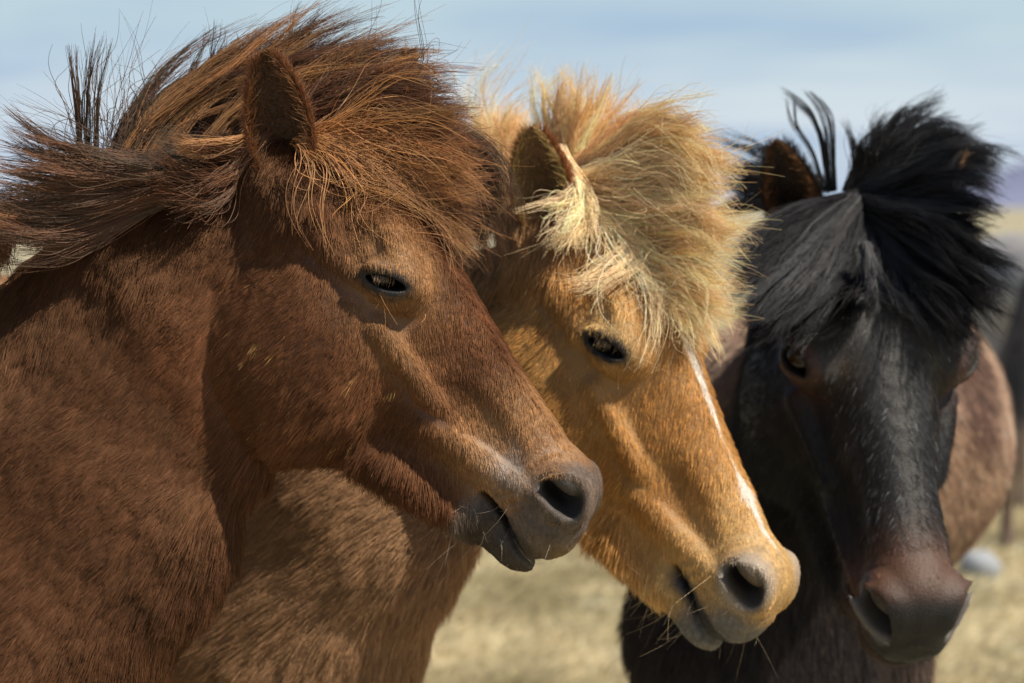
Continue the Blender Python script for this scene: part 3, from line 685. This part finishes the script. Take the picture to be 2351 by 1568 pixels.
# --- palomino horse, middle
oP = at(1474, 794, 3.36)
palomino = build_horse('palomino_horse', 'golden horse with blond mane and white blaze, between the brown and black horses',
    (-31, 61.3, 0), oP, 1.07, [(at(1010, 860, 3.52), .066, .165), (at(800, 1130, 3.56), .12, .20), (at(675, 1480, 3.62), .165, .195)],
    [(at(640, 1480, 3.75), .18, .25), ((-.75, 4.2, 1.0), .26, .29), ((-1.15, 4.6, 1.0), .28, .29), ((-1.5, 4.95, 1.05), .25, .26)],
    four_legs((-.43, 3.72), (-1.5, 4.95), (.75, -.65, 0)), col_palomino, 2,
    [((-.19, -.062, -.018), (-.305, -.085, .035), (.5, -1, -.1), .041), ((-.165, .052, .036), (-.235, .085, .155), (.6, .9, 0), .030)])
# --- black horse
oB = at(2014, 832, 3.60)
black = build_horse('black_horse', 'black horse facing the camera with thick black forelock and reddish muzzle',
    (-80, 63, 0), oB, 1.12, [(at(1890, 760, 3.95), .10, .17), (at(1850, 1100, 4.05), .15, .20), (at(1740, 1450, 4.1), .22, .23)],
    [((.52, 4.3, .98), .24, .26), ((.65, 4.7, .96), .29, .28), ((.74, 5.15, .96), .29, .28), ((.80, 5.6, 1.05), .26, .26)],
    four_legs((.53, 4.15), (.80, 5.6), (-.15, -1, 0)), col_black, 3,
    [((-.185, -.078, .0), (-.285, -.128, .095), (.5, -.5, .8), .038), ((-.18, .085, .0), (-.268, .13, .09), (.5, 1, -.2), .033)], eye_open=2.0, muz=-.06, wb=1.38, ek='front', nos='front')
chestnut.neckflow = (-.2, 0, -1); palomino.neckflow = (.1, -.2, -1); black.neckflow = (0, -.2, -1)

def eyes(H, iris=(.05, .025, .012)):
    for s in (-1, 1):
        bm_v, bm_f = [], []; n, m = 24, 32
        use(H); c = EF['c']*np.array([1, s*H.wb, 1]); r = ER
        for i in range(n+1):
            for j in range(m):
                a, b_ = math.pi*i/n, 2*math.pi*j/m
                bm_v.append(H.toW(c+r*np.array([math.sin(a)*math.cos(b_), H.wb*math.sin(a)*math.sin(b_), math.cos(a)])))
        for i in range(n):
            for j in range(m): bm_f.append([i*m+j, i*m+(j+1) % m, (i+1)*m+(j+1) % m, (i+1)*m+j])
        mesh_obj('eye', bm_v, bm_f, M_eye, H.root, origin=H.base)
for H in (chestnut, palomino, black): eyes(H)

# ------------------------------------------------------------------ ground
def ground():
    m, nt, b = mat_new('dry_grass_ground')
    t = N(nt, 'ShaderNodeTexCoord'); n1 = N(nt, 'ShaderNodeTexNoise'); n1.inputs['Scale'].default_value = 4.2; n1.inputs['Detail'].default_value = 6; n1.inputs['Roughness'].default_value = .62
    n2 = N(nt, 'ShaderNodeTexNoise'); n2.inputs['Scale'].default_value = 9; n2.inputs['Detail'].default_value = 5
    r1 = N(nt, 'ShaderNodeValToRGB'); e = r1.color_ramp.elements
    e[0].position = .42; e[0].color = (.15, .15, .085, 1); e[1].position = .58; e[1].color = (.62, .53, .36, 1)
    r2 = N(nt, 'ShaderNodeValToRGB'); e = r2.color_ramp.elements
    e[0].position = .35; e[0].color = (.45, .45, .4, 1); e[1].position = .6; e[1].color = (1, 1, 1, 1)
    mu = N(nt, 'ShaderNodeMixRGB', blend_type='MULTIPLY'); mu.inputs[0].default_value = 1
    l = nt.links.new
    l(t.outputs['Object'], n1.inputs['Vector']); l(t.outputs['Object'], n2.inputs['Vector'])
    l(n1.outputs[0], r1.inputs[0]); l(n2.outputs[0], r2.inputs[0]); l(r1.outputs[0], mu.inputs[1]); l(r2.outputs[0], mu.inputs[2]); l(mu.outputs[0], b.inputs['Base Color'])
    b.inputs['Roughness'].default_value = .95
    g = mesh_obj('ground', [(-4000, -50, 0), (4000, -50, 0), (4000, 8000, 0), (-4000, 8000, 0)], [[0, 1, 2, 3]], m, smooth=False); g['kind'] = 'structure'
ground()

def hills():
    m, nt, b = mat_new('hazy_hill'); b.inputs['Base Color'].default_value = (.17, .19, .30, 1); b.inputs['Roughness'].default_value = 1  # distance haze painted into the hill colour as blue
    xs = np.linspace(250, 2200, 60); v, f = [], []
    for i, x in enumerate(xs):
        h = 62*ss(np.array([x]), 430, 700)[0]*(1+.18*math.sin(x*.011)+.1*math.sin(x*.031))+3
        for (dy, k) in ((0, 0), (120, .55), (300, 1), (700, .8), (1100, 0)): v.append((x, 2400+dy, h*k-1))
    for i in range(len(xs)-1):
        for k in range(4): f.append([i*5+k, (i+1)*5+k, (i+1)*5+k+1, i*5+k+1])
    o = mesh_obj('hills', v, f, m); o['kind'] = 'structure'
hills()
def stone():
    m, nt, b = mat_new('pale_stone'); b.inputs['Base Color'].default_value = (.28, .30, .33, 1); b.inputs['Roughness'].default_value = .9
    c = at(2252, 1290, 9.2); v, f = [], []; n, k = 10, 16
    for i in range(n+1):
        for j in range(k):
            a, b_ = math.pi*i/n, 2*math.pi*j/k; d = np.array([math.sin(a)*math.cos(b_), math.sin(a)*math.sin(b_), math.cos(a)])
            rr = 1+.16*noise(d[None], 2.2, 5)[0]+.06*noise(d[None], 6, 8)[0]; v.append(np.array([c[0], c[1], .045])+d*rr*np.array([.075, .06, .065]))
    for i in range(n):
        for j in range(k): f.append([i*k+j, i*k+(j+1) % k, (i+1)*k+(j+1) % k, (i+1)*k+j])
    o = mesh_obj('stone', v, f, m, origin=(c[0], c[1], 0)); o.location = (c[0], c[1], 0)
    o['label'] = 'small pale rounded stone lying on the dry grass at the right'; o['category'] = 'stone'
stone()

def grass():
    m = hair_mat('dry_grass_blades', .5, .1, .2)
    rng = np.random.default_rng(5); n = 130000
    y = 6.2+(rng.random(n)**1.6)*30; x = (-.10+rng.random(n)*.34)*y*1.05; P0 = np.stack([x, y, 0*x], 1)
    k = noise(P0, 5.5, 4)+.6*noise(P0, 14, 9); keep = k > -.15-.8*rng.random(n); P0, k = P0[keep], k[keep]; n = len(P0)
    ln = (.035+.06*ss(k, -.2, 1.)*rng.random(n)+.02*rng.random(n))*(1+P0[:, 1]*.02); t = np.linspace(0, 1, 4)[None, :, None]
    d = np.stack([rng.normal(size=n)*.5+.3, rng.normal(size=n)*.5, np.ones(n)], 1); d = nrm(d); b_ = np.stack([rng.normal(size=n)*.5+.3, rng.normal(size=n)*.5, -.6*rng.random(n)], 1)
    P = P0[:, None]+d[:, None]*ln[:, None, None]*t+b_[:, None]*ln[:, None, None]*t*t*.8
    q = np.clip(.5+.9*noise(P0, 3.1, 12)+.5*noise(P0, 9, 2), 0, 1)
    c = np.array([.62, .53, .34])*(1-q[:, None])+np.array([.34, .29, .165])*q[:, None]; c = c*np.exp(rng.normal(size=(n, 1))*.25)
    g = hair_obj('grass', P, (.0016+.0001*P0[:, 1])[:, None]*np.array([1, .9, .7, .2])[None], np.clip(c, .01, .9), m, None); g['kind'] = 'stuff'
    g['label'] = 'short dry straw coloured grass covering the field'; g['category'] = 'grass'
grass()

# ------------------------------------------------------------------ manes and forelocks
cB, cG, cD = (.13, .047, .020), (.34, .155, .05), (.06, .022, .009)
Ya = (3.10, 2.97)
A = [[(585, 385), (480, 375), (385, 368), (293, 362), (171, 348), (98, 322), (35, 262)], [(580, 390), (480, 392), (390, 388), (293, 396), (185, 375), (90, 358), (-20, 340)],
     [(575, 395), (480, 400), (390, 400), (293, 418), (171, 436), (49, 426), (-50, 405)], [(570, 400), (460, 410), (380, 415), (293, 432), (185, 450), (80, 448), (-60, 430)],
     [(565, 405), (450, 420), (340, 440), (195, 468), (98, 464), (20, 458), (-80, 440)], [(560, 410), (440, 430), (293, 468), (195, 512), (98, 528), (10, 505), (-80, 470)], [(520, 420), (400, 450), (290, 490), (195, 530), (98, 550), (10, 545), (-80, 515)]]
B = [[(230, 480), (280, 310), (380, 210), (520, 130), (620, 75)], [(290, 465), (360, 280), (500, 185), (640, 120), (770, 65)],
     [(350, 450), (430, 280), (560, 195), (720, 125), (880, 60)], [(420, 430), (500, 290), (640, 200), (800, 130), (980, 95)],
     [(480, 415), (560, 300), (700, 215), (870, 150), (1040, 145)], [(540, 400), (640, 290), (780, 215), (930, 180), (1070, 185)],
     [(610, 390), (720, 275), (850, 225), (970, 215), (1075, 235)]]
Cc = [[(700, 320), (800, 245), (900, 230), (990, 260), (1060, 270)], [(705, 325), (820, 285), (930, 290), (1030, 320), (1095, 330)],
      [(705, 330), (830, 325), (950, 365), (1050, 390), (1110, 415)], [(700, 335), (820, 365), (930, 420), (1030, 465), (1110, 470)],
      [(695, 340), (790, 400), (880, 460), (980, 505), (1090, 520)], [(690, 340), (760, 400), (830, 465), (920, 515), (1010, 545), (1065, 590)],
      [(690, 335), (740, 390), (790, 450), (850, 490), (930, 530), (990, 570)]]
D = [[(760, 260), (930, 260), (1050, 320), (1105, 430), (1100, 540)], [(780, 290), (910, 340), (1040, 410), (1095, 500), (1075, 590)], [(800, 320), (900, 400), (1000, 470), (1070, 540), (1075, 620)]]
K1 = 1.0
build_mane(chestnut, 'mane', [
    fam(A[1:], Ya, 86, 40, (.008, .004), .016, .003, (.6, 1.), cB, .4, jit=.011),
    fam(A[:2], Ya, 12, 40, (.007, .002), .014, .002, (.7, 1.), cB, .3, jit=.007),
    fam(A[:4], Ya, 14, 40, (.006, .003), .014, .002, (.6, 1.), cG, .25, jit=.008),
    fam(A[2:], Ya, 50, 44, (.010, .006), .016, .003, (.5, .95), cD, .3, jit=.011),
    fam([[(560, 380), (480, 380), (400, 375), (330, 375)], [(580, 340), (500, 360), (420, 365), (350, 370)]], (3.08, 3.02), 36, 40, (.014, .008), .012, .003, (.5, 1.), (.03, .012, .006), .3, jit=.012),  # near-black strands paint the deep shade under the mane
    fam([[(575, 300), (540, 325), (470, 345), (400, 333)], [(575, 315), (530, 335), (460, 348), (398, 325)]], (3.04, 2.98), 6, 34, (.006, .002), .006, .002, (.7, 1), cG, .25, jit=.003),
    fam([[(60, 480), (20, 560), (0, 640)], [(0, 480), (-20, 570), (-30, 640)]], (3.1, 3.0), 16, 60, (.012, .012), .01, .002, (.5, 1), cG, .2),
    fam([[(185, 400), (178, 270), (165, 180), (148, 105)]], (3.05, 3.02), 3, 9, (.0035, .0008), .004, .002, (.8, 1.), cD, .25, jit=.002),
    fam([[(200, 400), (198, 270), (206, 170), (230, 72)], [(210, 400), (206, 280), (210, 190), (222, 90)]], (3.05, 3.02), 4, 9, (.0035, .0008), .004, .002, (.8, 1.), cD, .25, jit=.002),
    fam([[(222, 400), (218, 280), (226, 180), (246, 85)]], (3.05, 3.02), 3, 9, (.0035, .0008), .004, .002, (.8, 1.), cD, .25, jit=.002),
    fam([[(330, 400), (300, 280), (305, 200), (325, 120)], [(120, 400), (150, 300), (130, 200), (130, 60)], [(420, 300), (500, 200), (560, 100), (600, 0)], [(700, 250), (820, 120), (900, 60), (1000, 40)], [(900, 250), (1000, 180), (1060, 130), (1090, 90)]], (3.08, 3.08), 26, 5, (.006, .006), .05, .010, (.5, 1.), cD, .25, jit=.014),
    fam(B, (3.12, 3.14), int(150*K1), 40, (.010, .003), .024, .003, (.5, 1.), cB, .4, jit=.012),
    fam(B, (3.10, 3.10), 34, 34, (.008, .003), .024, .003, (.5, 1.), cG, .3, jit=.012),
    fam(B, (3.11, 3.12), 70, 40, (.011, .004), .02, .003, (.4, .9), cD, .35, jit=.010),
    fam([[(420, 300), (440, 180), (490, 60)], [(480, 270), (530, 130), (555, 30)], [(600, 220), (660, 110), (700, 20)], [(660, 200), (720, 80), (745, -20)]], (3.17, 3.14), 12, 18, (.006, .0008), .012, .003, (.6, 1.), cD, .25, jit=.012),
    fam([[(650, 320), (570, 350), (490, 390), (420, 385)], [(640, 360), (560, 395), (480, 420), (400, 420)], [(600, 400), (520, 430), (430, 450), (340, 440)]], (3.10, 2.99), 50, 36, (.010, .004), .02, .004, (.5, 1.), cB, .35, jit=.012),
    fam([[(350, 360), (230, 370), (120, 340), (0, 330)], [(330, 420), (200, 400), (80, 400), (-20, 390)]], (3.0, 2.97), 8, 10, (.006, .01), .03, .006, (.7, 1), cD, .2)], M_mane)
build_mane(chestnut, 'forelock', [
    fam(Cc, (3.09, 3.07), int(170*K1), 60, (.009, .004), .022, .004, (.5, 1.), cB, .4, jit=.011),
    fam(Cc[1:], (3.07, 3.04), 85, 40, (.010, .004), .022, .005, (.5, 1.), cG, .2, jit=.009),
    fam(B[5:]+Cc[:3], (3.11, 3.06), 60, 50, (.010, .005), .02, .005, (.5, 1.), cB, .3, jit=.010),
    fam(Cc, (3.06, 3.04), 60, 9, (.010, .010), .045, .012, (.5, 1.), cG, .3, jit=.014),
    fam(D, (3.10, 3.20), 90, 60, (.014, .01), .02, .004, (.6, 1.), cD, .25, jit=.012),
    fam([[(690, 340), (720, 380), (700, 470), (740, 590)]], (3.0, 2.93), 3, 3, (.004, .004), .01, .003, (.8, 1.), cG, .1)], M_mane)

pB, pG, pD = (.90, .61, .33), (.92, .67, .40), (.58, .30, .12)
U = [[(1290, 420), (1270, 320), (1262, 220), (1275, 160)], [(1300, 410), (1300, 300), (1295, 200), (1290, 130)], [(1315, 410), (1340, 320), (1385, 230), (1405, 160)],
     [(1320, 410), (1380, 330), (1450, 285), (1520, 215)], [(1320, 410), (1410, 330), (1500, 300), (1580, 335)]]
R_ = [[(1320, 400), (1400, 340), (1480, 305), (1550, 320), (1600, 350)], [(1320, 400), (1420, 370), (1520, 345), (1600, 365), (1660, 385)],
      [(1325, 410), (1430, 405), (1540, 395), (1630, 415), (1672, 450)], [(1325, 425), (1430, 445), (1540, 445), (1620, 465), (1682, 500)],
      [(1330, 450), (1420, 505), (1520, 525), (1610, 540), (1690, 570)], [(1330, 460), (1430, 550), (1520, 585), (1610, 610), (1695, 640)],
      [(1335, 470), (1430, 580), (1520, 640), (1600, 685), (1670, 715)], [(1340, 480), (1440, 595), (1510, 660), (1570, 710), (1645, 765)], [(1340, 480), (1430, 600), (1480, 650), (1530, 690), (1570, 730)]]
build_mane(palomino, 'forelock', [
    fam(R_, (3.44, 3.26), 250, 44, (.008, .0035), .034, .005, (.5, 1.), pB, .36, jit=.013),
    fam(R_[2:], (3.42, 3.24), 90, 34, (.008, .003), .036, .006, (.5, 1.), pG, .22, jit=.014),
    fam(R_[1:]+[[(1335, 470), (1390, 580), (1400, 650), (1380, 700)]], (3.38, 3.24), 70, 8, (.010, .010), .05, .012, (.5, 1.), pG, .25, jit=.016),
    fam(R_, (3.44, 3.38), 90, 55, (.014, .009), .022, .003, (.4, .9), pD, .2, jit=.012),
    fam([[(1330, 430), (1400, 500), (1436, 565), (1405, 618), (1345, 642), (1285, 652)], [(1330, 440), (1420, 520), (1448, 580), (1420, 635), (1360, 658), (1310, 660)]], (3.40, 3.25), 9, 11, (.007, .005), .014, .003, (.7, 1), pG, .12, jit=.003),
    fam([[(1340, 460), (1430, 540), (1462, 595), (1430, 630), (1385, 662)], [(1340, 470), (1460, 570), (1490, 630), (1450, 665), (1395, 688)]], (3.40, 3.25), 7, 10, (.006, .004), .014, .003, (.7, 1), pG, .12, jit=.003),
    fam([[(1275, 330), (1315, 400), (1340, 460), (1335, 520), (1345, 565)], [(1290, 350), (1325, 410), (1345, 470), (1335, 540), (1335, 580)]], (3.37, 3.30), 10, 14, (.008, .006), .014, .003, (.7, 1), pG, .12, jit=.004),
    fam([[(1325, 420), (1310, 470), (1265, 500), (1215, 545)], [(1330, 430), (1320, 500), (1280, 530), (1250, 560)]], (3.34, 3.28), 16, 30, (.008, .006), .015, .004, (.4, 1), pG, .15, jit=.008)], M_mane)
build_mane(palomino, 'mane', [
    fam(U, (3.46, 3.44), 70, 34, (.012, .004), .022, .004, (.45, 1.), pB, .22, jit=.010),
    fam([[(1210, 470), (1120, 400), (1080, 330), (1100, 260)], [(1240, 440), (1180, 350), (1150, 280), (1200, 230)], [(1180, 500), (1110, 470), (1060, 420), (1040, 370)], [(1250, 430), (1220, 360), (1230, 280), (1290, 240)]], (3.56, 3.60), 110, 50, (.016, .014), .03, .006, (.5, 1.), pB, .2, jit=.014),
    fam([[(1190, 360), (1130, 290), (1180, 230), (1290, 205)], [(1180, 380), (1090, 300), (1040, 200), (1070, 60)], [(1190, 380), (1100, 280), (1120, 180), (1210, 130)]], (3.56, 3.56), 12, 8, (.006, .008), .03, .008, (.6, 1.), pB, .2, jit=.012)], M_mane)

kB, kG = (.0095, .0085, .0085), (.019, .018, .018)
Lf = [[(1965, 450), (1890, 462), (1800, 500), (1730, 560), (1675, 640)], [(1965, 452), (1900, 495), (1830, 560), (1760, 640), (1700, 720)], [(1970, 460), (1920, 530), (1870, 610), (1800, 690), (1730, 765)],
      [(1980, 470), (1960, 550), (1920, 630), (1850, 710), (1780, 775)], [(1990, 500), (1980, 590), (1950, 650), (1890, 715), (1830, 762)], [(1995, 520), (1998, 590), (1985, 645), (1950, 700)]]
Rt = [[(1975, 450), (2050, 435), (2130, 430), (2220, 420), (2290, 430)], [(1975, 455), (2060, 465), (2160, 475), (2240, 495), (2305, 530)], [(1975, 470), (2060, 498), (2160, 535), (2240, 585), (2300, 640)],
      [(1980, 490), (2070, 535), (2170, 590), (2250, 650), (2315, 715)], [(1985, 505), (2060, 575), (2150, 650), (2230, 720), (2290, 800)], [(2000, 530), (2050, 610), (2120, 680), (2190, 740), (2240, 795)], [(2005, 550), (2035, 630), (2085, 690), (2150, 735)]]
Tp = [[(1960, 450), (1990, 380), (2000, 330), (2025, 265)], [(1965, 450), (2020, 375), (2070, 315), (2130, 275)], [(1970, 450), (2050, 370), (2120, 315), (2200, 295), (2265, 320)], [(1970, 450), (2080, 375), (2180, 340), (2260, 345), (2315, 375)], [(1970, 450), (2090, 410), (2180, 390), (2260, 400), (2310, 440)]]
build_mane(black, 'forelock', [
    fam(Lf, (3.70, 3.46), 250, 38, (.008, .004), .024, .002, (.55, 1.), kB, .3, jit=.008),
    fam(Rt, (3.70, 3.50), 260, 42, (.009, .006), .022, .002, (.55, 1.), kB, .3, jit=.009),
    fam(Lf[1:]+Rt[1:], (3.66, 3.42), 70, 36, (.008, .004), .014, .002, (.4, .95), kG, .25, jit=.008),
    fam(Tp, (3.72, 3.70), 110, 50, (.013, .006), .022, .003, (.55, 1.), kB, .3, jit=.012),
    fam([[(1980, 560), (2010, 640), (2060, 690), (2120, 720)], [(1990, 560), (1985, 650), (1950, 700)]], (3.52, 3.44), 12, 36, (.006, .003), .008, .002, (.6, 1.), kG, .2, jit=.006)], M_blackmane)
build_mane(black, 'mane', [
    fam([[(1905, 440), (1893, 330), (1865, 255), (1793, 207)]], (3.74, 3.72), 3, 22, (.005, .002), .006, .001, (.75, 1.), kB, .3, jit=.004),
    fam([[(1912, 440), (1903, 330), (1885, 260), (1838, 212)]], (3.74, 3.72), 3, 22, (.005, .002), .006, .001, (.75, 1.), kB, .3, jit=.004),
    fam([[(1895, 440), (1860, 350), (1812, 290), (1800, 228)]], (3.74, 3.72), 2, 16, (.004, .0015), .006, .001, (.75, 1.), kB, .3, jit=.003),
    fam([[(1880, 420), (1790, 390), (1710, 368), (1640, 365)], [(1880, 450), (1780, 430), (1700, 430), (1640, 440)], [(1880, 480), (1780, 465), (1710, 485), (1650, 515)]], (3.80, 3.86), 34, 46, (.012, .005), .014, .001, (.6, 1.), kB, .3, jit=.010),
    fam([[(1870, 420), (1780, 380), (1700, 345), (1635, 330)], [(1870, 410), (1780, 350), (1700, 325), (1650, 318)]], (3.80, 3.86), 4, 24, (.005, .003), .012, .002, (.6, 1.), kB, .3),
    fam([[(1900, 500), (1800, 520), (1740, 560), (1700, 640)], [(1900, 560), (1820, 600), (1760, 680), (1700, 760)]], (3.86, 3.74), 60, 46, (.016, .012), .02, .003, (.6, 1.), kB, .3, jit=.012)], M_blackmane)

# ------------------------------------------------------------------ coats
FQ = 1.0
fur(chestnut, int(380000*FQ), M_fur, flow=default_flow, lenf=default_len, fleck=True)
fur(palomino, int(230000*FQ), M_fur, flow=default_flow, lenf=default_len)
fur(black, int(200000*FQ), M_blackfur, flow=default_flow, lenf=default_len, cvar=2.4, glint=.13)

for H, c in ((chestnut, (.22, .14, .08)), (palomino, (.42, .30, .16)), (black, (.03, .025, .02))): lashes(H, c)
whiskers(chestnut, (.40, .33, .25), 80, rr=.00016); whiskers(palomino, (.45, .34, .2), 80, rr=.00018); whiskers(black, (.05, .04, .035), 60, rr=.00018)
ear_fuzz(chestnut, ((.012, .007, .005), (.24, .10, .035), (.20, .07, .025)))
ear_fuzz(palomino, ((.05, .025, .012), (.62, .42, .16), (.30, .10, .03)))
ear_fuzz(black, ((.03, .015, .01), (.22, .095, .035), (.014, .012, .011)))

# ------------------------------------------------------------------ far grey horse grazing at the right edge
def col_grey(PL, P, H, isear=None):
    c = np.tile(np.array([.55, .52, .50]), (len(P), 1)); return mixc(c, (.22, .15, .11), 1-ss(P[:, 2], .45, .85))
cx_ = at(2425, 700, 9.6)[0]
far = build_horse('grey_horse', 'far pale grey horse with dark hanging tail, seen from behind at the right edge', (80, 62, 0), (cx_+.15, 12.1, .52), 1.0,
    [((cx_+.12, 11.85, .78), .09, .15), ((cx_+.10, 11.5, 1.0), .12, .20)], [((cx_+.08, 11.25, 1.02), .20, .27), ((cx_+.04, 10.6, 1.0), .28, .29), ((cx_, 10.0, 1.03), .26, .27), ((cx_, 9.75, 1.08), .20, .20)],
    four_legs((cx_+.08, 11.2), (cx_, 9.9), (.06, 1, 0)), col_grey, 9, [((-.185, -.06, 0), (-.29, -.10, .06), (.5, -.8, .4), .03), ((-.185, .06, 0), (-.29, .10, .06), (.5, .8, .4), .03)], detail=False)
build_mane(far, 'tail', [fam([[(2380, 640), (2345, 760), (2325, 900), (2322, 1060)], [(2400, 640), (2365, 760), (2350, 900), (2342, 1040)]], (9.60, 9.45), 60, 30, (.03, .03), .05, .004, (.6, 1.), (.02, .017, .015), .3, rad_=.0012, jit=.02)], M_blackmane)
